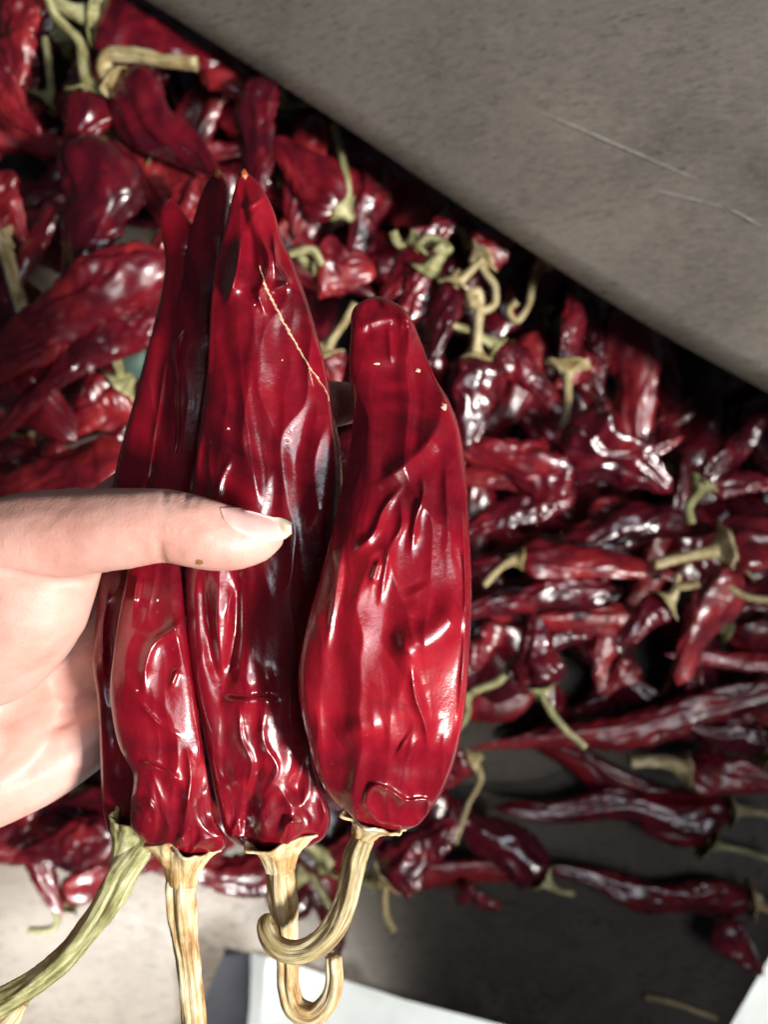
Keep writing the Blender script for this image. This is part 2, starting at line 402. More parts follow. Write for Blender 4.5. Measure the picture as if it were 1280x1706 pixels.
def held_pod(name, left, right, depth, flat, creases, parent, seed, base_crumple=1.0, fold=1.0, gscale=1.0, endr=30, fs=66.0, nv=420, nf=210, nb=56):
    """left/right: outline (u,v) down each side; depth: (v,d) ; creases: (kind, amp_mm, width_px, polyline)"""
    v0 = max(left[0][1], right[0][1]); v1 = min(left[-1][1], right[-1][1])
    w = np.linspace(0, 1, nv); w = 0.75*w + 0.25*(0.5 - 0.5*np.cos(np.pi*w))
    v = v0 + (v1 - v0) * w
    uL = smooth_interp(v, [p[1] for p in left], [p[0] for p in left]); uR = smooth_interp(v, [p[1] for p in right], [p[0] for p in right])
    hw = np.maximum((uR - uL) / 2, 1.0); c = (uL + uR) / 2
    end = np.sqrt(np.clip(1 - (1 - np.clip((v - v0)/22, 0, 1))**2, 0, 1)) * np.sqrt(np.clip(1 - (1 - np.clip((v1 - v)/endr, 0, 1))**2, 0, 1))
    end = np.maximum(end, 0.02)
    d = smooth_interp(v, [p[0] for p in depth], [p[1] for p in depth])
    a = np.concatenate([np.linspace(0, np.pi, nf, endpoint=False), np.linspace(np.pi, 2*np.pi, nb, endpoint=False)])
    ca, sa = np.cos(a), np.sin(a)
    U = c[:, None] + (hw*end)[:, None] * ca[None, :]
    Vv = np.repeat(v[:, None], len(a), 1)
    # uneven outline
    edge = 1 + 0.0 * U
    th = (hw * end * flat)[:, None] * d[:, None] / F
    prof = np.sign(sa) * np.abs(sa)**0.62
    DD = d[:, None] - th * prof[None, :]
    wgt = sst(sa, 0.02, 0.45)[None, :] * sst(end, 0.1, 0.8)[:, None]
    disp = np.zeros_like(U)
    wu = U + 14*perlin(U/60 + seed, Vv/90); wv = Vv + 22*perlin(U/70, Vv/80 + seed)
    # broad lengthwise folds and a leathery unevenness
    disp += fold * 1.5 * perlin(wu/75 + seed*3, wv/300)
    disp += fold * 0.35 * perlin(wu/38 + seed, wv/140)
    r1 = np.sqrt(perlin(wu/fs + seed*5, wv/(fs*3.2))**2 + 0.0004)
    disp += fold * 2.9 * (0.35 - r1)
    r2_ = np.sqrt(perlin(wu/(fs*.55) + seed*4, wv/(fs*4.5) + seed)**2 + 0.0006)
    disp += fold * 0.6 * (0.35 - r2_)
    patch = sst(perlin(U/110 + seed*6, Vv/160), -0.1, 0.35)
    r3_ = np.sqrt(perlin(wu/15 + seed, wv/60)**2 + 0.002)
    disp += 0.10 * patch * (0.3 - r3_)
    disp += 0.03 * perlin(U/14, Vv/22 + seed)
    bc = sst(v, v1 - 210, v1 - 40)[:, None] * base_crumple
    q1 = np.sqrt(perlin(wu/62 + seed*2, wv/100)**2 + 0.0012); q2 = np.sqrt(perlin(wu/30, wv/52 + seed)**2 + 0.002)
    disp += bc * (4.2*(0.3 - q1) + 1.3*(0.3 - q2))
    for (kind, amp, width, pl) in creases:
        if len(pl) > 2: pl = [tuple(q[:2]) for q in spline(np.array([(x_, y_, 0.) for x_, y_ in pl]), 6*len(pl))]
        if kind == 'ridge': amp *= 1.35; width *= 1.2
        u0 = min(p[0] for p in pl) - 4*width; u1 = max(p[0] for p in pl) + 4*width
        w0 = min(p[1] for p in pl) - 4*width; w1 = max(p[1] for p in pl) + 4*width
        rs = np.where((v >= w0) & (v <= w1))[0]
        if not len(rs): continue
        sl = slice(rs[0], rs[-1] + 1)
        dist, fr, side = seg_dist(U[sl], Vv[sl], pl)
        tap = np.clip(np.minimum(fr, 1 - fr) * 5, 0, 1); tap = 0.25 + 0.75*tap if kind != 'step' else tap
        x = dist / width
        if kind == 'groove': x = x/1.35; h = -gscale*0.65*np.exp(-x*x)
        elif kind == 'ridge': h = np.exp(-np.sqrt(x*x + 0.06) * 1.7) * 1.3
        elif kind == 'swell': h = np.exp(-x*x)
        else: h = 0.5 * np.tanh(x * side * 1.6) * np.exp(-(x/2.6)**2)
        disp[sl] += amp * h * tap
    DD = DD - wgt * disp * 0.001
    X = (U - 640)/F * DD; Y = (853 - Vv)/F * DD; Z = CZ - DD
    V3 = np.stack([X, Y, Z], -1).reshape(-1, 3)
    na = len(a)
    f = grid_faces(nv, na)
    f.append(tuple(range(na))[::-1]); f.append(tuple((nv-1)*na + k for k in range(na)))
    uv = np.stack([np.repeat(a[None]/(2*np.pi), nv, 0).ravel(), np.repeat(w[:, None], na, 1).ravel()], 1)
    return mesh_obj(name, V3, [tuple(reversed(x)) for x in f], M_POD, parent, uv)

def px_path(pts):
    """u, v, d, radius in px -> x, y, z, r in metres"""
    return [np.append(P(u, v, d), r * d / F) for (u, v, d, r) in pts]

HG = 'peppers held in the hand'
# --- the broad right-hand pepper
D = empty('dried_pepper', P(610, 1360, .196)); tag(D, 'broad glossy red dried pepper held rightmost, curled stem hooking left', 'pepper', HG)
held_pod('pod',
    [(604, 493), (590, 512), (584, 560), (582, 620), (589, 680), (586, 725), (575, 780), (563, 840), (549, 900), (534, 960), (519, 1010), (507, 1060), (498, 1110), (497, 1145), (504, 1195), (516, 1245), (532, 1295), (556, 1335), (590, 1366), (618, 1386)],
    [(652, 493), (674, 515), (700, 565), (713, 600), (727, 632), (746, 662), (761, 698), (772, 745), (778, 800), (781, 860), (784, 920), (786, 980), (785, 1040), (782, 1100), (778, 1150), (770, 1210), (760, 1262), (742, 1312), (718, 1350), (690, 1386)],
    [(480, .203), (620, .196), (760, .187), (950, .181), (1150, .180), (1300, .186), (1400, .195)], 0.45,
    [('groove', 2.0, 11, [(600, 612), (640, 618), (690, 612), (735, 628)]), ('step', 3.0, 11, [(628, 488), (640, 512), (668, 530), (700, 548)]), ('groove', 2.4, 9, [(604, 500), (615, 530), (610, 570)]), ('ridge', 1.6, 14, [(600, 545), (640, 530), (690, 540)]),
     ('groove', 1.0, 8, [(628, 655), (690, 648)]), ('groove', 1.3, 9, [(622, 682), (680, 690), (735, 700)]), ('groove', 1.6, 10, [(690, 610), (690, 650), (695, 690)]),
     ('ridge', 0.9, 9, [(648, 540), (652, 605)]), ('step', 1.8, 20, [(612, 700), (608, 780), (585, 860), (575, 920)]),
     ('ridge', 1.9, 17, [(632, 805), (680, 770), (715, 735), (730, 705)]), ('groove', 1.1, 12, [(640, 828), (700, 790), (745, 730)]),
     ('ridge', 1.5, 8, [(703, 798), (706, 822), (694, 862), (686, 915)]), ('ridge', 1.2, 9, [(668, 836), (669, 878), (652, 910), (640, 960), (634, 1000)]),
     ('ridge', 1.2, 8, [(594, 917), (622, 890), (640, 848), (668, 812)]),
     ('ridge', 1.2, 7, [(620, 972), (632, 932)]), ('swell', 1.0, 20, [(690, 1030), (700, 1000), (690, 975)]),
     ('ridge', 1.2, 9, [(571, 905), (560, 985), (545, 1075)]), ('swell', 3.0, 32, [(655, 1100), (715, 1060), (772, 1015)]), 
     ('ridge', 1.5, 8, [(686, 1115), (694, 1165), (708, 1205), (714, 1245)]), ('groove', 1.0, 14, [(705, 1140), (730, 1200)]), ('swell', 1.6, 22, [(565, 1235), (600, 1215), (640, 1210)]),
     ('swell', 1.6, 22, [(665, 1240), (690, 1255)]), ('groove', 1.6, 12, [(650, 1272), (720, 1272), (755, 1258)]),
     ('ridge', 2.0, 6, [(632, 1370), (610, 1335), (622, 1310), (650, 1318), (675, 1334), (712, 1336), (714, 1350), (696, 1374), (668, 1374)]), ('groove', 1.8, 10, [(640, 1345), (690, 1352)]),
     ('ridge', 1.2, 5, [(770, 860), (776, 960), (774, 1080), (764, 1200)]), ('ridge', 0.8, 10, [(742, 780), (748, 880)])],
    D, 1.7, base_crumple=0.35, fold=0.95, gscale=0.6, endr=16, fs=80.0)
calyx('calyx', P(606, 1390, .1965), P(636, 1332, .1925) - P(606, 1390, .1965), 20.0*.2/F, 60*.2/F, 0.0088, M_TAN, D, 0.72, seed=1.3, ragged=0.42, sides=110, n=24, fine=True)
stem_tube('stem', px_path([(608, 1392, .2, 17.2), (594, 1425, .2, 19.1), (586, 1465, .199, 19.1), (572, 1512, .197, 18.3), (548, 1555, .195, 19.1), (512, 1582, .194, 17.4), (476, 1585, .194, 15.7), (450, 1566, .195, 14.8), (441, 1540, .197, 13.1), (448, 1528, .199, 8.7)]), M_OLIVE, D, seed=1.1, n=90, sides=56)

# --- the long middle pepper
C = empty('dried_pepper', P(465, 1420, .205)); tag(C, 'long red dried pepper under the thumb, pale corky crack down its side', 'pepper', HG)
held_pod('pod',
    [(398, 284), (388, 325), (373, 385), (359, 440), (351, 500), (348, 560), (345, 620), (336, 690), (326, 760), (318, 830), (312, 900), (309, 960), (311, 1040), (315, 1110), (324, 1160), (336, 1210), (350, 1280), (362, 1340), (380, 1395), (402, 1424)],
    [(414, 284), (440, 318), (456, 350), (470, 400), (490, 440), (505, 480), (521, 530), (535, 580), (546, 630), (557, 690), (567, 740), (571, 790), (570, 850), (562, 920), (548, 1000), (534, 1060), (525, 1120), (520, 1200), (520, 1260), (532, 1310), (550, 1352), (548, 1380), (535, 1402), (512, 1424)],
    [(280, .206), (420, .201), (700, .1995), (900, .2005), (1100, .2015), (1300, .203), (1430, .207)], 0.44,
    [('step', 3.4, 12, [(408, 300), (414, 360), (428, 420), (432, 470)]), ('ridge', 3.0, 12, [(402, 392), (396, 440), (380, 500)]), ('groove', 1.1, 12, [(420, 385), (415, 450), (410, 500)]),
     ('ridge', 2.6, 8, [(436, 400), (448, 430), (440, 470), (432, 485), (440, 518)]), ('ridge', 2.1, 7, [(455, 390), (462, 440), (478, 470), (455, 483)]),
     ('ridge', 0.9, 7, [(402, 348), (425, 338), (440, 325)]),
     ('step', -2.2, 22, [(388, 560), (398, 640), (414, 730), (432, 820), (440, 890)]), ('ridge', 0.9, 10, [(402, 640), (416, 730), (430, 830)]), ('ridge', 1.0, 8, [(384, 765), (368, 800), (360, 840)]),
     ('groove', 1.6, 14, [(352, 700), (345, 800), (340, 900)]), ('ridge', 1.3, 6, [(330, 730), (316, 800)]),
     ('groove', 5.5, 11, [(394, 940), (396, 1020), (388, 1100), (372, 1150)]), ('ridge', 1.0, 9, [(366, 950), (362, 1040), (368, 1115)]), ('groove', 4.0, 9, [(340, 950), (346, 1050), (364, 1140)]),
     ('ridge', 1.2, 7, [(402, 960), (404, 1050), (396, 1140)]), ('step', -2.6, 10, [(368, 1158), (400, 1163), (440, 1160), (470, 1166)]), ('swell', 1.2, 18, [(405, 1150), (460, 1128)]),
     ('ridge', 1.3, 7, [(398, 1180), (402, 1230), (420, 1275), (412, 1310)]), ('ridge', 1.2, 7, [(436, 1190), (440, 1240), (462, 1280), (442, 1320)]),
     ('groove', 2.6, 13, [(415, 1345), (430, 1310), (425, 1270)]), ('groove', 2.4, 12, [(470, 1330), (500, 1300), (495, 1230)]), ('groove', 2.4, 10, [(400, 1400), (412, 1360)]),
     ('ridge', 1.6, 7, [(470, 1395), (482, 1370), (505, 1372)]), 
     ('swell', 2.6, 34, [(535, 640), (548, 760), (540, 900)])],
    C, 4.3, base_crumple=1.0, fold=0.9, fs=74.0)
calyx('calyx', P(467, 1448, .2055), P(462, 1370, .2035) - P(467, 1448, .2055), 22.0*.205/F, 62*.205/F, 0.0110, M_TAN, C, 0.72, seed=2.7, ragged=0.36, sides=110, n=24, fine=True)
stem_tube('stem', px_path([(466, 1425, .206, 19.6), (468, 1455, .206, 21.8), (473, 1500, .2065, 21.8), (477, 1550, .207, 18.3), (480, 1605, .2075, 16.5), (480, 1645, .207, 16.5), (493, 1680, .206, 17.4), (520, 1692, .205, 16.5), (545, 1672, .2045, 14.8), (557, 1635, .2045, 13.1), (556, 1592, .205, 12.2)]), M_TAN, C, seed=2.0, n=90, sides=56)

# --- the left-hand front pepper
B = empty('dried_pepper', P(305, 1430, .206)); tag(B, 'crumpled red dried pepper between thumb base and middle one, straight tan stem', 'pepper', HG)
held_pod('pod',
    [(354, 284), (338, 318), (322, 365), (305, 440), (292, 520), (275, 620), (258, 700), (245, 800), (222, 900), (206, 980), (195, 1040), (187, 1100), (183, 1140), (187, 1195), (203, 1255), (220, 1285), (218, 1340), (222, 1385), (250, 1415), (274, 1436)],
    [(368, 284), (378, 305), (381, 360), (372, 440), (362, 520), (350, 620), (338, 700), (325, 800), (310, 900), (306, 980), (312, 1060), (320, 1120), (330, 1190), (340, 1260), (350, 1320), (358, 1365), (376, 1396), (372, 1418), (346, 1436)],
    [(280, .219), (500, .219), (800, .212), (1000, .2015), (1200, .199), (1350, .201), (1440, .206)], 0.55,
    [('ridge', 1.8, 13, [(312, 1025), (285, 1052), (258, 1070), (243, 1105), (240, 1150)]), ('groove', 1.2, 14, [(240, 1000), (232, 1060)]), ('ridge', 1.2, 6, [(296, 1115), (284, 1145)]),
     ('step', 1.6, 9, [(228, 1268), (222, 1330), (220, 1380)]), ('ridge', 1.4, 7, [(228, 1270), (262, 1280), (300, 1300)]), ('swell', 1.4, 18, [(232, 1355), (258, 1340)]),
     ('ridge', 1.6, 8, [(312, 1250), (318, 1290), (312, 1340), (305, 1380)]), ('groove', 2.4, 9, [(335, 1260), (338, 1330), (345, 1380)]), ('groove', 2.0, 10, [(290, 1420), (300, 1370), (290, 1300)]),
     ('ridge', 1.3, 8, [(228, 960), (222, 1010)]), ('step', 1.8, 9, [(368, 290), (352, 340), (345, 420)]), ('ridge', 0.6, 5, [(232, 1170), (270, 1210), (300, 1225)]),
     ('ridge', 1.3, 7, [(290, 1420), (300, 1395), (312, 1425), (335, 1400), (368, 1400)])],
    B, 8.1, base_crumple=0.75, fold=0.7)
calyx('calyx', P(304, 1470, .206), P(308, 1384, .204) - P(304, 1470, .206), 23.0*.206/F, 62*.206/F, 0.0120, M_TAN, B, 0.72, seed=4.1, ragged=0.40, sides=110, n=24, fine=True)
stem_tube('stem', px_path([(304, 1440, .206, 20.3), (303, 1472, .2065, 22.6), (304, 1510, .207, 22.6), (308, 1560, .207, 20.0), (315, 1620, .207, 18.3), (321, 1680, .2065, 18.3), (326, 1760, .206, 17.4)]), M_TAN, B, seed=3.0, n=80, sides=56)

# --- the dark pepper behind on the left
A = empty('dried_pepper', P(225, 1410, .214)); tag(A, 'dark shaded dried pepper held leftmost, long green stem bending left', 'pepper', HG)
held_pod('pod',
    [(280, 330), (269, 352), (268, 385), (275, 430), (270, 480), (256, 540), (240, 600), (222, 670), (205, 730), (191, 790), (180, 860), (172, 930), (165, 980), (156, 1060), (152, 1105), (160, 1155), (165, 1220), (168, 1300), (173, 1360), (188, 1412)],
    [(290, 330), (312, 362), (336, 395), (352, 450), (356, 520), (358, 600), (350, 700), (335, 800), (310, 900), (285, 1000), (262, 1100), (250, 1200), (245, 1300), (244, 1370), (238, 1412)],
    [(325, .222), (450, .221), (700, .219), (860, .217), (1000, .216), (1200, .216), (1420, .217)], 0.50,
    [('ridge', 1.3, 6, [(276, 600), (262, 700), (247, 800)]), ('groove', 2.0, 13, [(272, 560), (268, 680), (258, 780)]), ('ridge', 1.9, 7, [(312, 538), (298, 560), (296, 660), (294, 740), (276, 798)]),
     ('groove', 1.8, 10, [(330, 560), (318, 680), (310, 780)]), ('ridge', 1.4, 6, [(326, 715), (316, 760), (312, 810)]), ('groove', 1.5, 7, [(270, 432), (300, 425), (340, 432)]),
     ('ridge', 1.5, 8, [(178, 990), (170, 1060), (172, 1120)]), ('groove', 1.8, 10, [(196, 960), (186, 1080), (190, 1200), (205, 1300)])],
    A, 11.9, base_crumple=0.6, fold=0.6)
calyx('calyx', P(204, 1450, .210), P(232, 1373, .2125) - P(204, 1450, .210), 22.5*.212/F, 52*.212/F, 0.0125, M_GREEN, A, 0.72, seed=5.5, ragged=0.42, sides=110, n=24, fine=True)
stem_tube('stem', px_path([(240, 1405, .210, 20.3), (214, 1440, .2095, 22.6), (186, 1490, .209, 22.6), (150, 1545, .208, 19.1), (105, 1598, .207, 18.3), (50, 1640, .206, 19.1), (0, 1668, .205, 21.8), (-50, 1690, .204, 26.1)]), M_GREEN, A, seed=5.0, n=80, sides=56)
stem_tube('stem_stub', px_path([(-30, 1740, .206, 20), (0, 1712, .206, 18), (22, 1690, .206, 15), (40, 1668, .206, 9)]), M_TAN, A, seed=6.0, n=24)

# corky crack running over the middle pepper's shoulder, laid on the surface
dg = bpy.context.evaluated_depsgraph_get()
def bvh_of(o):
    me = o.data; off = Vector(o.parent.location) if o.parent else Vector()
    return BVHTree.FromPolygons([v.co + off for v in me.vertices], [p.vertices[:] for p in me.polygons])
def hit(bvh, u, v):
    dr = Vector(P(u, v, 1.0)) - Vector((0, 0, CZ)); dr.normalize()
    h = bvh.ray_cast(Vector((0, 0, CZ)), dr)
    return h[0], h[1]
podC = [o for o in C.children if o.name.startswith('pod')][0]
bC = bvh_of(podC)
def scar(pts, w, seed):
    q = spline(np.array([(u, v, 0) for u, v in pts]), 120)
    rows = []
    for k, (u, v, _) in enumerate(q):
        f = k / 119
        ww = w * (0.25 + 0.75 * math.sin(math.pi * min(1, f * 0.9 + 0.08))) * (0.55 + 0.9 * abs(float(perlin(k * 0.23, seed))) + 0.3 * float(perlin(k * 0.7, seed)))
        u += 1.6 * float(perlin(k * 0.16, seed + 5)); 
        for s_, lift in ((-1, .00005), (0, .00045), (1, .00005)):
            p, n = hit(bC, u + s_ * ww, v + s_ * ww * 0.35)
            if p is None: p, n = hit(bC, u - 4, v); 
            dr = (Vector((0, 0, CZ)) - p).normalized()
            rows.append(p + dr * lift)
    V = np.array([tuple(r) for r in rows])
    mesh_obj('crack', V, grid_faces(120, 3, closed=False), M_SCAR, C)
scar([(432, 442), (440, 470), (456, 505), (474, 540), (496, 578), (516, 612), (532, 634), (543, 650), (548, 668)], 3.6, 1.0)
scar([(514, 612), (518, 628), (522, 645)], 1.4, 2.0)

podD = [o for o in D.children if o.name.startswith('pod')][0]
podB = [o for o in B.children if o.name.startswith('pod')][0]
bD, bB = bvh_of(podD), bvh_of(podB)
M_FLECK = simple('pale_fleck', (0.62, 0.46, 0.34), 0.7, 0, 0.3, 1500)
def fleck(bv, par, u, v, ru, rv, seed):
    V = []
    for k in range(12):
        a = k/12*2*math.pi; r = 0.75 + 0.5*float(perlin(k*0.8, seed))
        p, n = hit(bv, u + ru*r*math.cos(a), v + rv*r*math.sin(a))
        if p is None: return
        V.append(p + n*0.00003 if n.z > 0 else p - n*0.00003)
    c, n = hit(bv, u, v); n = n if n.z > 0 else -n
    V.append(c + n*0.0005)
    mesh_obj('fleck', np.array([tuple(x) for x in V]), [(k, (k+1) % 12, 12) for k in range(12)], M_FLECK, par)
for q in [(740, 678, 6, 8, 1.1), (697, 617, 6, 5, 2.3), (628, 606, 7, 3, 3.1), (652, 540, 2, 2, 7.7)]: fleck(bD, D, *q)
for q in [(380, 714, 4, 3, 4.4), (424, 508, 2, 2, 5.2), (470, 600, 2, 2, 6.0)]: fleck(bC, C, *q)
for q in [(262, 1000, 3, 3, 5.1), (228, 1150, 3, 2, 6.6)]: fleck(bB, B, *q)
M_NUB = simple('orange_brown_tip', (0.34, 0.075, 0.025), 0.45, 0, 0.5, 700)
def nub(par, u, v, d, r):
    n, m = 12, 20; V = []
    for i in range(n):
        th = math.pi*i/(n-1)
        for j in range(m):
            a = 2*math.pi*j/m; k = r*(1 + 0.35*float(perlin(math.cos(a)*1.6 + u, th*2.2 + math.sin(a)*1.6)))
            V.append(P(u + k*math.sin(th)*math.cos(a), v - 1.15*k*math.cos(th), d - k*math.sin(th)*math.sin(a)*d/F))
    mesh_obj('tip', V, grid_faces(n, m), M_NUB, par)
nub(C, 406, 291, .2045, 8); nub(B, 361, 290, .2175, 7)

# ---------------------------------------------------------------- the hand
def hand():
    balls = []
    def chain(pts, step=0.0016):
        q = [np.append(P(u, v, d), r * 0.001) for (u, v, d, r) in pts]
        L = sum(np.linalg.norm(q[i+1][:3] - q[i][:3]) for i in range(len(q)-1))
        for p in spline(q, max(3, int(L / step))): balls.append(p)
    # thumb, from tip to wrist
    chain([(446, 892, .1765, 4.6), (420, 897, .1755, 6.6), (385, 898, .1745, 7.9), (335, 888, .1735, 8.9), (280, 876, .1735, 9.0), (215, 880, .1745, 9.9), (130, 887, .1775, 10.9), (50, 898, .181, 12.2), (-60, 950, .189, 15), (-170, 1040, .2, 19), (-330, 1150, .214, 22)])
    # ball of the thumb
    chain([(60, 965, .187, 12), (45, 1010, .191, 15), (-10, 1060, .197, 18), (-110, 1090, .203, 20), (-330, 1150, .214, 22)])
    chain([(120, 935, .186, 8), (95, 980, .190, 10), (60, 1010, .193, 14)])
    # palm
    for (u, v, r) in [(290, 775, 9), (290, 880, 9.5), (280, 985, 9.5), (250, 1090, 9.5)]:
        chain([(u, v, .2335, r), (u*.35 - 40, v*.55 + 520, .2345, 11.5), (-330, 1170, .222, 19)])
    chain([(185, 1195, .240, 10.5), (130, 1232, .237, 12), (60, 1272, .233, 13.5), (-20, 1300, .2285, 15.3), (-150, 1330, .224, 17), (-330, 1290, .224, 20)])
    chain([(10, 1060, .216, 14), (110, 1080, .238, 11), (200, 1080, .242, 10)])
    chain([(-20, 1140, .220, 15), (80, 1140, .238, 12), (190, 1140, .242, 10)])
    chain([(-40, 1220, .218, 16), (60, 1205, .236, 13), (180, 1190, .242, 10)])
    chain([(60, 1000, .206, 13), (130, 1010, .236, 11), (200, 1010, .242, 10)])
    # fingers behind the peppers
    chain([(290, 775, .2335, 9), (400, 715, .2325, 8.6), (500, 683, .2265, 7.9), (560, 673, .222, 7.2), (588, 671, .219, 6.2)])
    chain([(290, 880, .2335, 9.5), (420, 835, .234, 8.9), (540, 810, .2265, 8.2), (600, 800, .220, 6.6)])
    chain([(280, 985, .2335, 9.5), (410, 965, .234, 8.7), (530, 945, .2265, 8.0), (590, 935, .220, 6.4)])
    chain([(250, 1090, .2335, 9.0), (370, 1085, .2335, 7.9), (470, 1070, .2265, 7.1), (525, 1060, .220, 5.8)])
    # wrist and forearm, outside the picture
    chain([(-330, 1170, .221, 22), (-480, 1220, .226, 24), (-800, 1330, .24, 29), (-1500, 1560, .28, 37)], 0.004)
    import bmesh
    bm = bmesh.new(); bmesh.ops.create_icosphere(bm, subdivisions=2, radius=1.0)
    bv = np.array([v.co[:] for v in bm.verts]); bf = [tuple(v.index for v in f.verts) for f in bm.faces]; bm.free()
    V, Fc = [], []
    for i, p in enumerate(balls):
        V.append(bv * p[3] + p[:3]); o_ = i * len(bv)
        Fc += [tuple(k + o_ for k in f) for f in bf]
    me = bpy.data.meshes.new('tmp'); me.from_pydata(np.concatenate(V).tolist(), [], Fc)
    t = bpy.data.objects.new('tmp', me); COL.objects.link(t)
    r = t.modifiers.new('r', 'REMESH'); r.mode = 'VOXEL'; r.voxel_size = 0.0009
    s = t.modifiers.new('s', 'SMOOTH'); s.factor = 0.5; s.iterations = 22
    dg = bpy.context.evaluated_depsgraph_get()
    out = bpy.data.meshes.new_from_object(t.evaluated_get(dg))
    bpy.data.objects.remove(t)
    n = len(out.vertices)
    co = np.empty(n*3); out.vertices.foreach_get('co', co); co = co.reshape(-1, 3)
    no = np.empty(n*3); out.vertices.foreach_get('normal', no); no = no.reshape(-1, 3)
    d = CZ - co[:, 2]; u = co[:, 0]/d*F + 640; v = 853 - co[:, 1]/d*F
    front = sst(no[:, 2], 0.0, 0.35)
    disp = np.zeros(n)
    for amp, w, pl in [(0.45, 5, [(284, 806), (274, 822), (272, 840), (284, 856)]), (0.40, 5, [(318, 816), (308, 832), (306, 848)]), (0.25, 4, [(298, 808), (292, 830), (296, 850)]),
                       (0.8, 7, [(262, 902), (266, 925), (274, 950)]), (0.25, 4, [(330, 830), (322, 850)]),
                       (0.7, 7, [(-20, 945), (30, 958), (90, 969), (140, 970), (178, 962)]), (0.3, 7, [(-20, 1165), (50, 1120), (110, 1080), (150, 1030)]),
                       (0.5, 7, [(-20, 1290), (40, 1240), (90, 1210), (150, 1190)]), (0.35, 6, [(0, 1215), (60, 1180), (120, 1160)]),
                       (0.10, 6, [(366, 846), (372, 868), (384, 888), (410, 900)])]:
        ds, fr, _ = seg_dist(u, v, pl)
        disp -= amp * np.exp(-(ds/w)**2) * np.clip(np.minimum(fr, 1-fr)*5 + 0.2, 0, 1)
    disp += 0.5 * np.exp(-(((u-345)/38)**2 + ((v-842)/16)**2))
    disp += 0.12 * perlin(u/26, v/22)
    co = co + no * (disp * front * 0.001)[:, None]
    out.vertices.foreach_set('co', co.ravel())
    out.name = 'hand'
    out.materials.clear(); out.materials.append(M_SKIN); out.polygons.foreach_set('use_smooth', [True]*len(out.polygons)); out.update()
    h = bpy.data.objects.new('hand', out); COL.objects.link(h)
    tag(h, 'bare hand gripping four dried peppers, thumb pressed across their front', 'hand')
    bv_ = BVHTree.FromPolygons([x.co.copy() for x in out.vertices], [p.vertices[:] for p in out.polygons])
    # thumbnail: a curved plate seated on the thumb tip, its pale edge standing free
    nu, nw = 96, 44
    rows, faces = [], []
    top = [(366, 848), (395, 848), (425, 853), (455, 861), (474, 867), (485, 873)]
    bot = [(374, 868), (398, 888), (425, 898), (450, 901), (473, 896), (485, 887)]
    T = spline(np.array([(a, b, 0) for a, b in top]), nu); Bt = spline(np.array([(a, b, 0) for a, b in bot]), nu)
    dep = np.zeros((nu, nw))
    for i in range(nu):
        for j in range(nw):
            f = j/(nw-1); u_, v_ = T[i, :2]*(1-f) + Bt[i, :2]*f
            p, _n = hit(bv_, u_, v_)
            dep[i, j] = (CZ - p.z) if p is not None and p.z > CZ - .19 else np.nan
    lin = np.nanmin(np.where(np.isnan(dep), 9, dep))
    f = np.linspace(0, 1, nw)[None]; s_ = np.linspace(0, 1, nu)[:, None]
    dsm = 0.1690 + 0.0040*s_**1.6 + 0.0030*(2*f - 0.85)**2
    for i in range(nu):
        for j in range(nw):
            g_ = j/(nw-1); u_, v_ = T[i, :2]*(1-g_) + Bt[i, :2]*g_
            dd = dsm[i, j]
            k = dep[i, j]
            if not np.isnan(k):
                ins = 0.00045 * min(1, g_/0.12, (1-g_)/0.12, i/11)
                dd = min(k - ins + 0.0001, 0.1760) if i < nu*0.72 else min(k - ins, dsm[i, j] + 0.004)
            rows.append((u_, v_, dd))
    R = np.array(rows).reshape(nu, nw, 3); dz = R[..., 2]
    for _ in range(50):
        dz[1:-1, 1:-1] = (dz[:-2, 1:-1] + dz[2:, 1:-1] + dz[1:-1, :-2] + dz[1:-1, 2:] + 2*dz[1:-1, 1:-1]) / 6
        dz[-1] = 2*dz[-2] - dz[-3]
    V = np.array([P(a, b, c) for a, b, c in R.reshape(-1, 3)])
    o = mesh_obj('thumbnail', V, grid_faces(nu, nw, closed=False), M_NAIL, h)
    o.data.materials.append(M_NAILTIP)
    for p in o.data.polygons:
        i, j = divmod(p.vertices[0], nw)
        if i > nu*0.82 - 14*abs(j/nw - .4): p.material_index = 1
    md = o.modifiers.new('t', 'SOLIDIFY'); md.thickness = 0.0005; md.offset = 0.6
    # a small brown fleck on the thumb's pad
    c0, n0 = hit(bv_, 331, 937)
    V = []; 
    for k in range(14):
        a = k/14*2*math.pi; r = 7*(0.7 + 0.5*float(perlin(k*0.9, 3.3)))
        p, _n = hit(bv_, 331 + 1.5*r*math.cos(a), 937 + r*math.sin(a)*0.8); V.append(p + Vector((0, -0.0000, 0.00012)))
    V.append(c0 + n0*0.0003)
    mesh_obj('fleck', np.array([tuple(x) for x in V]), [(k, (k+1) % 14, 14) for k in range(14)], M_DIRT, h)
    return h
hand()

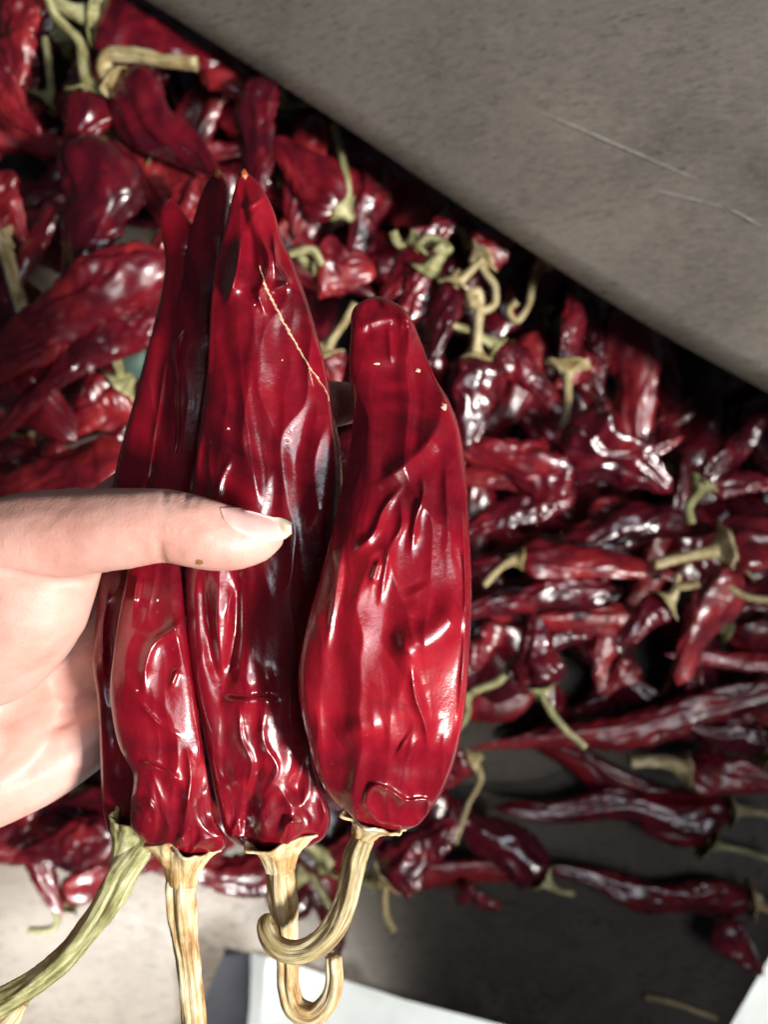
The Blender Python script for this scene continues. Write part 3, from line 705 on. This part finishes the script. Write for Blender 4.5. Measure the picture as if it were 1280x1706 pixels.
# ---------------------------------------------------------------- the pile
def pile_pod(base, mid, tip, width, seed, parent, wr=1.0, flat=0.46, roll=0.0, nv=78, na=44, tipw=0.10, mat=None, raw=False):
    """a dried pod along a bent spine; width = full width in metres"""
    t = np.linspace(0, 1, nv)[:, None]
    path = (1-t)**2*base + 2*t*(1-t)*mid + t*t*tip
    Ln = np.linalg.norm(np.diff(path, axis=0), axis=1).sum()
    s = t[:, 0]
    tt, N, B = frames(path)
    # sideways wander of the spine
    path = path + N*(0.05*Ln*perlin(s*2.5 + seed, 0.5))[:, None] * np.sin(np.pi*s)[:, None]
    up = np.array([0, 0, 1.]); 
    side = np.cross(tt, up); side /= np.linalg.norm(side, axis=1)[:, None] + 1e-9
    upn = np.cross(side, tt)
    rl = roll + 0.7*perlin(s*1.7 + seed*2, 2.2)
    X = side*np.cos(rl)[:, None] + upn*np.sin(rl)[:, None]; Y = -side*np.sin(rl)[:, None] + upn*np.cos(rl)[:, None]
    prof = (1 - np.exp(-s*16)) * (tipw + (1 - tipw)*np.clip(1 - s, 0, 1)**0.72) * (1 + 0.16*perlin(s*4 + seed, 7.7)) 
    prof *= np.sqrt(np.clip((1 - s)*16, 0, 1)); prof = np.maximum(prof, 0.02)*1.12
    prof[0] *= 0.3
    a = np.linspace(0, 2*np.pi, na, endpoint=False)
    SS, AA = np.meshgrid(s, a, indexing='ij'); A1 = AA/(2*np.pi)
    asp = Ln / width
    n1 = perlin(A1*4 + 0.0, SS*asp*0.35 + seed, 4)
    wa = A1*7 + 0.35*perlin(A1*3, SS*asp*1.2 + seed, 3)
    q1 = np.sqrt(perlin(wa, SS*asp*0.9 + seed*3, 7)**2 + 0.004)
    q2 = np.sqrt(perlin(A1*11, SS*asp*3.2 + seed*5, 11)**2 + 0.006)
    q3 = perlin(A1*18, SS*asp*6.0 + seed*5, 18)
    r = 1 + 0.36*n1 + 0.60*(0.32 - q1)*(0.6 + 0.4*wr) + 0.25*wr*(0.3 - q2) + 0.02*wr*q3
    R = (width/2)*prof[:, None]*r
    V = path[:, None]+ R[..., None]*(np.cos(AA)[..., None]*X[:, None] + flat*np.sin(AA)[..., None]*Y[:, None])
    f = grid_faces(nv, na); f.append(tuple(range(na))[::-1]); f.append(tuple((nv-1)*na + k for k in range(na)))
    uv = np.stack([A1.ravel(), SS.ravel()], 1)
    if raw: return V.reshape(-1, 3), f
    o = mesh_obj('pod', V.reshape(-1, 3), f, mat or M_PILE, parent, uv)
    return o, tt

PG = 'peppers in the pile'
COUNT = [0]
def pepper(label, b, t, w, d, bend=0.0, dt=0.0, stem=None, mat=M_OLIVE, wr=1.0, cal=True, roll=None, group=PG, calw=0.5, sr=7, flat=0.46, nv=78, na=44, lift=0.0):
    """b, t: pixels of base and tip; w width px; d depth; dt: extra depth at the tip; stem: list of (u,v[,dd]) from the calyx outward"""
    COUNT[0] += 1; seed = COUNT[0]*1.37
    t = (t[0] + 0.12*(t[0]-b[0]), t[1] + 0.12*(t[1]-b[1]))
    base = P(b[0], b[1], d); tip = P(t[0], t[1], d + dt)
    sr = sr*0.82; wr = min(wr*1.15, 1.8)
    ax = tip - base; L = np.linalg.norm(ax)
    perp = np.array([-ax[1], ax[0], 0]); perp /= np.linalg.norm(perp) + 1e-9
    mid = (base + tip)/2 + perp*bend*L + np.array([0, 0, lift])
    e = empty('dried_pepper', base); tag(e, label, 'pepper', group)
    width = w*d/F
    po, tt = pile_pod(base, mid, tip, width, seed, e, wr, flat, (rng.uniform(-0.5, 0.5) if roll is None else roll), nv, na)
    if cal:
        dirn = tt[0]
        rs = sr*d/F
        cr = width*calw
        calyx('calyx', base - dirn*0.007, dirn, rs*1.1, cr, 0.010, mat, e, 0.8, seed=seed, ragged=0.3, sides=28, n=8)
        if stem is None:
            L2 = rng.uniform(0.02, 0.04); c1 = base - dirn*L2*0.5 + perp*rng.uniform(-.3, .3)*L2; c2 = base - dirn*L2 + perp*rng.uniform(-.9, .9)*L2
            pts = [np.append(base + dirn*0.002, rs*1.7), np.append(base - dirn*0.006, rs*1.2), np.append(c1 + [0, 0, .002], rs), np.append(c2 + [0, 0, .004], rs*0.95)]
        else:
            pts = [np.append(base + dirn*0.002, rs*1.7)]
            for k, q in enumerate(stem):
                dd = q[2] if len(q) > 2 else -0.003*(k+1)
                pts.append(np.append(P(q[0], q[1], d + dd), rs*(1.15 if k == 0 else 1.0)))
            if len(pts) < 3: pts.insert(1, (pts[0] + pts[1])/2)
        stem_tube('stem', pts, mat, e, sides=10, n=36, seed=seed)
    return e

exec_list = [
 # upper left
 ("dark wrinkled pepper in the top left corner", (40, -10), (22, 135), 84, .44, dict(cal=False, wr=1.4)),
 ("short stubby pepper at the left edge below the corner one", (-20, 125), (58, 215), 72, .435, dict(cal=False)),
 ("bright red pepper at the top with thick green calyx", (160, 30), (345, 95), 112, .45, dict(stem=[(130, 22), (100, 8), (80, -20)], mat=M_GREEN, sr=15, calw=.42, wr=.5)),
 ("glossy red pepper slanting down beneath the thick yellow stem", (190, 130), (362, 290), 96, .425, dict(stem=[(172, 118), (176, 96), (215, 92), (270, 100), (328, 106)], mat=M_OLIVE, sr=13, calw=.35, wr=.35, bend=-.05)),
 ("upright pepper at left hanging from a crossing pale stem", (150, 150), (120, 300), 84, .435, dict(stem=[(142, 120), (132, 70), (92, 25), (78, -10)], mat=M_GREEN, sr=10, calw=.4)),
 ("long glossy pepper lying below the crossing stems at upper left", (178, 225), (90, 545), 122, .415, dict(bend=.06, cal=False, wr=.9)),
 ("heavily wrinkled curled pepper just left of the held tips", (330, 295), (235, 440), 100, .41, dict(bend=.22, cal=False, wr=1.7)),
 ("upright glossy pepper right above the held pepper tips", (432, 125), (420, 345), 76, .43, dict(cal=False, wr=1.0)),
 ("small red pepper tucked under the plate edge at top", (335, 95), (430, 165), 70, .455, dict(cal=False, wr=.7)),
 ("dark pepper with a short curved green stem at upper left", (215, 245), (300, 400), 70, .455, dict(stem=[(195, 225), (188, 200), (210, 175)], mat=M_GREEN, sr=8)),
 ("dark pepper with a small forked stem right of the long glossy one", (262, 268), (390, 420), 80, .46, dict(stem=[(240, 258), (215, 248), (190, 243)], mat=M_GREEN, sr=8)),
 ("dim broad pepper in shade below the plate edge", (575, 352), (470, 240), 120, .475, dict(calw=.24, stem=[(580, 330), (572, 270), (556, 205)], mat=M_GREEN, sr=7, wr=.6)),
 ("dark long pepper along the plate edge left of the thin upright stem", (520, 190), (490, 380), 70, .48, dict(cal=False)),
 ("dark pepper hugging the plate edge right of the thin upright stem", (640, 260), (590, 420), 70, .485, dict(cal=False)),
 ("pinkish pepper slanting at the left edge", (100, 335), (15, 480), 62, .43, dict(cal=False, wr=.5)),
 ("small dark wrinkled pepper on the left edge above the pale thick stem", (-15, 290), (38, 395), 70, .43, dict(cal=False)),
 ("dark pepper at the left edge with a thick pale yellow stem", (0, 400), (-60, 330), 70, .425, dict(stem=[(10, 425), (25, 480), (42, 532)], mat=M_OLIVE, sr=13, calw=.4)),
 # left middle
 ("long sweeping pepper with broad sheen at left, wrinkled along its length", (290, 440), (-40, 670), 118, .40, dict(bend=-.12, cal=False, wr=1.0)),
 ("thin long pepper lying along the sweeping one's lower edge", (270, 520), (10, 720), 62, .405, dict(bend=-.08, cal=False, wr=1.2)),
 ("broad pale red pepper at the left edge above the thumb", (-30, 600), (110, 720), 120, .415, dict(cal=False, wr=.6)),
 ("short red pepper with pale green calyx left of the held peppers", (205, 640), (110, 730), 80, .43, dict(stem=[(200, 620), (190, 590), (180, 570)], mat=M_GREEN, sr=9)),
 ("dark red pepper lying flat just above the thumb's base", (230, 760), (-20, 810), 84, .415, dict(cal=False, wr=.8, bend=.04)),
 ("dull pepper at the left edge touching the top of the thumb", (-30, 745), (120, 800), 60, .43, dict(cal=False, wr=1.2)),
 # centre, right of held tips
 ("wrinkled pink red pepper with crossing green stem beside the middle held one", (520, 440), (615, 455), 88, .445, dict(stem=[(500, 428), (520, 415), (535, 440), (520, 418), (480, 424)], mat=M_GREEN, sr=7, wr=1.7, calw=.3)),
 ("small pepper with tan stem in the gap left of the broad held one", (540, 590), (560, 640), 60, .45, dict(stem=[(552, 570), (575, 535), (592, 505)], mat=M_OLIVE, sr=8, wr=1.0)),
 ("small red pepper under a clump of green calyxes", (700, 415), (640, 500), 64, .455, dict(stem=[(715, 400), (735, 405), (748, 420)], mat=M_GREEN, sr=11, calw=.5)),
 ("thin red pepper pointing right towards the plate edge", (690, 405), (775, 350), 46, .46, dict(stem=[(675, 410), (660, 400), (655, 385)], mat=M_GREEN, sr=9)),
 ("red pepper with broad green calyx left of the curly stems", (715, 455), (650, 560), 62, .45, dict(stem=[(722, 440), (735, 420), (728, 408)], mat=M_GREEN, sr=13, calw=.55)),
 ("slim glossy pepper right beside the broad held one's tip", (760, 470), (700, 620), 56, .44, dict(stem=[(775, 460), (790, 445), (805, 430)], mat=M_OLIVE, sr=8, wr=.6)),
 ("red pepper with star shaped yellow calyx and stem curling down", (800, 428), (850, 385), 64, .455, dict(stem=[(805, 445), (825, 480), (822, 510), (800, 515), (790, 495)], mat=M_OLIVE, sr=8, calw=.55)),
 ("upright pepper topped by a long tan stem with a loop", (792, 592), (780, 735), 88, .45, dict(stem=[(795, 565), (798, 520), (795, 485), (782, 490), (788, 510)], mat=M_OLIVE, sr=9, calw=.3, wr=1.1)),
 ("dark pepper whose yellow stem curls into a ring", (905, 440), (960, 380), 50, .485, dict(stem=[(890, 470), (878, 515), (860, 535), (848, 515), (862, 503)], mat=M_OLIVE, sr=7, calw=.4)),
 ("thin curved pepper right of the looped tan stem", (825, 575), (935, 690), 52, .455, dict(stem=[(800, 560), (775, 548), (750, 540)], mat=M_GREEN, sr=7, bend=.1, calw=.4, wr=1.0)),
 ("slender upright pepper ending in a flat yellow calyx with stem below", (945, 612), (965, 465), 48, .46, dict(stem=[(946, 640), (945, 680), (938, 715)], mat=M_OLIVE, sr=8, calw=.9, wr=1.1)),
 ("short red pepper behind the flat yellow calyx", (985, 590), (930, 640), 50, .47, dict(cal=False, wr=1.3)),
 ("crumpled pepper with many folds lying right of the held ones", (935, 725), (1100, 810), 122, .445, dict(cal=False, wr=2.2, bend=.08)),
 ("crinkled pepper pointing left into the broad held one", (960, 790), (770, 735), 92, .452, dict(cal=False, wr=2.0, bend=.06)),
 ("twisted pepper below the crumpled ones, tip towards the held pepper", (960, 815), (760, 905), 62, .458, dict(cal=False, wr=1.6, bend=-.08)),
 ("wide dark pepper in shade under the plate", (1050, 505), (1065, 740), 112, .50, dict(cal=False, wr=.6)),
 ("small curled orange tipped pepper below the wide dark one", (1020, 740), (1128, 728), 40, .485, dict(cal=False, wr=1.0, bend=-.2)),
 ("dark narrow pepper under the plate right of the slender upright one", (990, 480), (1000, 640), 50, .50, dict(cal=False)),
 # right
 ("thin pepper at the right edge pointing at a small green hook stem", (1168, 808), (1300, 660), 50, .475, dict(stem=[(1162, 822), (1148, 845), (1152, 872)], mat=M_GREEN, sr=9, calw=.5, wr=1.2)),
 ("flat reddish pepper at the right edge beside the green hook stem", (1180, 810), (1320, 800), 46, .48, dict(cal=False, wr=1.3)),
 ("long shiny curved pepper lying across right of the held ones", (862, 932), (1110, 965), 66, .475, dict(stem=[(845, 938), (820, 960), (806, 975)], mat=M_OLIVE, sr=7, calw=.3, wr=.5, bend=.09)),
 ("dark long pepper just above the shiny curved one", (1120, 850), (820, 930), 62, .49, dict(cal=False, wr=.8, bend=.05)),
 ("dark pepper lying between the crumpled pepper and the hook stem", (980, 850), (1180, 880), 66, .50, dict(cal=False, wr=.8)),
 ("narrow red pepper pointing left below the shiny curved one", (1040, 985), (760, 1035), 52, .485, dict(cal=False, wr=1.2, bend=-.06)),
 ("dark long pepper below the narrow left pointing one", (1080, 1040), (830, 1030), 58, .50, dict(cal=False, wr=.7)),
 ("broad dark pepper at the right edge with thick yellow stem pointing left", (1200, 915), (1330, 890), 100, .465, dict(stem=[(1180, 920), (1140, 928), (1090, 940)], mat=M_OLIVE, sr=11, calw=.42, wr=.8)),
 ("small pepper with pale calyx and bent stem left of the right edge", (1112, 1000), (1035, 1068), 56, .465, dict(stem=[(1125, 985), (1130, 960), (1128, 975), (1165, 972)], mat=M_OLIVE, sr=8, calw=.55, wr=1.0)),
 ("tall glossy pepper at right leaning left towards its tip", (1230, 940), (1140, 1120), 96, .47, dict(stem=[(1205, 945), (1205, 965), (1235, 990), (1290, 1002)], mat=M_OLIVE, sr=7, calw=.3, wr=.8, bend=-.05)),
 ("thin bright red pepper along the right edge below the tall glossy one", (1320, 1110), (1130, 1092), 34, .50, dict(cal=False, wr=1.0)),
 ("ridged upright pepper hanging over the edge with long green stem below", (900, 1148), (890, 1030), 74, .485, dict(stem=[(905, 1160), (925, 1195), (950, 1222), (976, 1245)], mat=M_GREEN, sr=7, calw=.42, wr=1.3)),
 ("short red pepper close beside the broad held one's right side", (830, 1035), (795, 1110), 56, .49, dict(cal=False, wr=1.0)),
 ("dark pepper with pale green stem curving beneath the broad held one", (890, 1075), (980, 1060), 50, .505, dict(stem=[(858, 1100), (830, 1135), (785, 1152)], mat=M_GREEN, sr=8, calw=.4)),
 ("stubby upright dark pepper right of the ridged one", (1005, 1045), (1000, 1145), 46, .51, dict(cal=False, wr=1.2)),
 ("small brownish pepper behind the long green stem", (1050, 1095), (1010, 1150), 50, .53, dict(cal=False, wr=1.3)),
 # dark floor at lower right
 ("long dark pepper reaching in from the right edge, lying uppermost on the tray", (1330, 1140), (840, 1235), 66, .555, dict(cal=False, wr=1.0, bend=.05)),
 ("long dark pepper just below the uppermost one on the shaded tray", (1320, 1205), (880, 1240), 60, .575, dict(cal=False, wr=.8, bend=-.04)),
 ("pepper at the right edge with a dry brown calyx on its left end", (1140, 1282), (1330, 1310), 74, .565, dict(stem=[(1120, 1272), (1085, 1268), (1050, 1270)], mat=M_OLIVE, sr=12, calw=.4, wr=1.0)),
 ("pepper at the right edge with pale green calyx", (1282, 1245), (1150, 1215), 60, .555, dict(stem=[(1300, 1255), (1330, 1262)], mat=M_GREEN, sr=12, calw=.6)),
 ("dark straight pepper on the tray with pale calyx near the right edge", (1222, 1350), (862, 1345), 66, .592, dict(stem=[(1240, 1350), (1270, 1355), (1310, 1365)], mat=M_OLIVE, sr=8, calw=.45, wr=.8, bend=.03)),
 ("dark pepper on the tray slanting up left from its green calyx", (1182, 1405), (905, 1245), 76, .600, dict(stem=[(1205, 1410), (1245, 1420), (1310, 1438)], mat=M_GREEN, sr=7, calw=.42, wr=.6, bend=-.06)),
 ("curved dark red pepper lowest on the tray with large pale calyx", (1255, 1500), (940, 1448), 60, .600, dict(stem=[(1268, 1508), (1285, 1515), (1320, 1520)], mat=M_TAN, sr=10, calw=.55, wr=1.1, bend=.10)),
 ("broken red pepper piece at the tray's right edge", (1200, 1535), (1265, 1615), 58, .590, dict(cal=False, wr=1.0)),
 # bottom
 ("faded pink pepper behind the leftmost held stem", (190, 1400), (40, 1425), 80, .50, dict(cal=False, wr=1.2)),
 ("dull pepper in the bottom left under the heel of the hand", (-40, 1400), (110, 1370), 70, .52, dict(cal=False, wr=1.3)),
 ("red pepper with brown leafy calyx below the wrist", (150, 1330), (60, 1400), 60, .53, dict(stem=[(155, 1340), (165, 1350), (140, 1320)], mat=M_OLIVE, sr=12, calw=.7)),
 ("pale green stemmed pepper behind the middle held stems", (545, 1440), (640, 1380), 56, .53, dict(stem=[(530, 1420), (510, 1405), (490, 1400)], mat=M_GREEN, sr=11, calw=.6)),
 ("crumpled pink pepper below the broad held one with stem hanging down", (640, 1465), (750, 1375), 84, .525, dict(stem=[(640, 1490), (645, 1530), (657, 1552)], mat=M_OLIVE, sr=7, calw=.4, wr=1.9)),
 ("small dark pepper end right of the crumpled pink one", (760, 1480), (830, 1510), 50, .585, dict(cal=False, wr=1.4)),
 ("dull pepper with long thin stem right of the broad held one's base", (790, 1265), (690, 1320), 60, .555, dict(stem=[(800, 1290), (780, 1340), (758, 1405)], mat=M_OLIVE, sr=6, calw=.4)),
]
for lab, b, t, w, d, kw in exec_list:
    pepper(lab, b, t, w, d, **kw)

# deeper layers: what shows only as dark slivers between the peppers on top
def inside(u, v):
    # the heap's outline on the tray, in photograph pixels
    if v < 60 + 0.6154*(u - 240) - 60 - 90: return False
    if v > 1400: return u < 840 and v < 1500 - 0.05*u and not (u > 330 and v > 1470)
    lim = 1400 if u < 760 else 1180 - (u - 760)*0.02
    return v < lim
r2 = random.Random(21)
spots = []
tries = 0
while len(spots) < 112 and tries < 6000:
    tries += 1
    u = r2.uniform(-60, 1340); v = r2.uniform(-60, 1460)
    if not inside(u, v) or (230 < u < 720 and 560 < v < 1330): continue
    if all((u-a)**2 + (v-b)**2 > 72**2 for a, b in spots): spots.append((u, v))
USED = set()
STOP = {'the', 'a', 'of', 'and', 'with', 'at', 'in', 'to', 'by', 'just', 'under', 'above', 'beside', 'its', 'on', 'below', 'left', 'right', 'upper', 'long', 'small', 'touching', 'pointing', 'held', 'behind', 'short', 'green', 'pale'}
def where(u, v):
    """words for a half hidden pepper: beside which of the peppers on top it shows"""
    order = sorted(exec_list, key=lambda e: (0.5*(e[1][0]+e[2][0]) - u)**2 + (0.5*(e[1][1]+e[2][1]) - v)**2)
    for best in order[:8]:
        du, dv = u - 0.5*(best[1][0]+best[2][0]), v - 0.5*(best[1][1]+best[2][1])
        pos = ('right of' if du > 0 else 'left of') if abs(du) > abs(dv) else ('below' if dv > 0 else 'above')
        full = best[0].split(',')[0].split()
        w = full[:16 - 4 - len(pos.split())]
        if len(w) < len(full):
            while w[-1] in STOP: w.pop()
        t = 'half buried pepper %s the %s' % (pos, ' '.join(w))
        if t not in USED: break
    USED.add(t)
    return t
# those wholly hidden by the peppers on top, the hand or the plate are left out
HIDDEN = {0, 9, 17, 19, 37, 39, 40, 48, 50, 51, 56, 59, 60, 61, 66, 68, 69, 70, 76, 87, 92, 96, 108}
for k, (u, v) in enumerate(spots):
    ang = r2.uniform(0, 2*math.pi); Lp = r2.uniform(95, 150)
    hgt = 0.475 + 0.075*sst(u, 200, 1250) + 0.03*sst(v, 900, 1400) + r2.uniform(0.0, 0.045)
    du, dv = Lp*math.cos(ang), Lp*math.sin(ang)
    wd_, bn_, dt_, wr_ = r2.uniform(62, 96), r2.uniform(-.15, .15), r2.uniform(-.015, .02), r2.uniform(.7, 1.8)
    if k in HIDDEN:
        COUNT[0] += 1; continue
    pepper(where(u, v), (u - du, v - dv), (u + du, v + dv), wd_, min(hgt, .595), bend=bn_, dt=dt_,
           cal=(k % 3 == 0), mat=[M_GREEN, M_OLIVE, M_TAN][k % 3], wr=wr_, group='half buried peppers in the pile', calw=.33, nv=56, na=30, sr=7)

# the bottom of the heap, where single peppers can no longer be told apart
r3 = random.Random(5)
HV, HF, off = [], [], 0
placed = 0
while placed < 170:
    u = r3.uniform(-220, 1420); v = r3.uniform(-150, 1440)
    if not inside(min(max(u, -60), 1340), v) or (u > 760 and v > 1120): continue
    placed += 1
    ang = r3.uniform(0, 2*math.pi); Lp = r3.uniform(70, 110); d_ = r3.uniform(.555, .605)
    b_ = P(u - Lp*math.cos(ang), v - Lp*math.sin(ang), d_); t_ = P(u + Lp*math.cos(ang), v + Lp*math.sin(ang), d_)
    V_, f_ = pile_pod(b_, (b_ + t_)/2 + np.array([0, 0, .006]), t_, r3.uniform(.036, .05), placed*0.77, None, 1.2, nv=26, na=14, raw=True, roll=r3.uniform(-.5, .5))
    HV.append(V_); HF += [tuple(i + off for i in q) for q in f_]; off += len(V_)
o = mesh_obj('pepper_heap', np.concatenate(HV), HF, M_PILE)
tag(o, 'dark mass of dried peppers at the bottom of the pile', 'peppers', kind='stuff')

# loose bits: a scrap of green leaf and a bare stalk on the tray
lf = []
for i in range(9):
    for j in range(5):
        f, g_ = i/8, j/4 - .5
        wd = 30*math.sin(math.pi*min(1, f*0.9 + .05))
        q = P(238 - 45*f + g_*wd*1.4, 575 + 70*f + g_*wd, .44 + .004*math.sin(f*5) + .006*abs(g_)); lf.append(q)
o = mesh_obj('dry_leaf', lf, grid_faces(9, 5, closed=False), M_LEAF)
o.modifiers.new('t', 'SOLIDIFY').thickness = 0.0006
tag(o, 'scrap of dull green leaf left of the held peppers', 'leaf')
o = stem_tube('loose_stalk', px_path([(1075, 1660, .617, 5), (1110, 1668, .616, 5), (1150, 1680, .616, 4), (1195, 1697, .617, 4)]), M_OLIVE, None, sides=10, n=30)
tag(o, 'thin bare stalk lying on the shaded tray near the lower right corner', 'stalk')

# the dark trouser cloth beside the notch in the tray's front edge
def cloth():
    n, m = 40, 28
    V = []
    for i in range(n):
        f = i/(n-1)
        for j in range(m):
            a = j/m*2*math.pi
            r = 0.030*(1 + 0.12*math.sin(3*a + f*4) + 0.10*float(perlin(a*1.3, f*5)))
            c = P(372 - 22*f, 1560 + 330*f, .80)
            V.append(c + np.array([r*math.cos(a)*1.0, -0.2*r*math.sin(a), r*math.sin(a)*0.8]))
    f = grid_faces(n, m); f.append(tuple(range(m))[::-1]); f.append(tuple((n-1)*m + k for k in range(m)))
    o = mesh_obj('navy_cloth', V, f, M_CLOTH)
    tag(o, 'dark navy cloth showing in the notch of the tray front edge', 'cloth')
cloth()
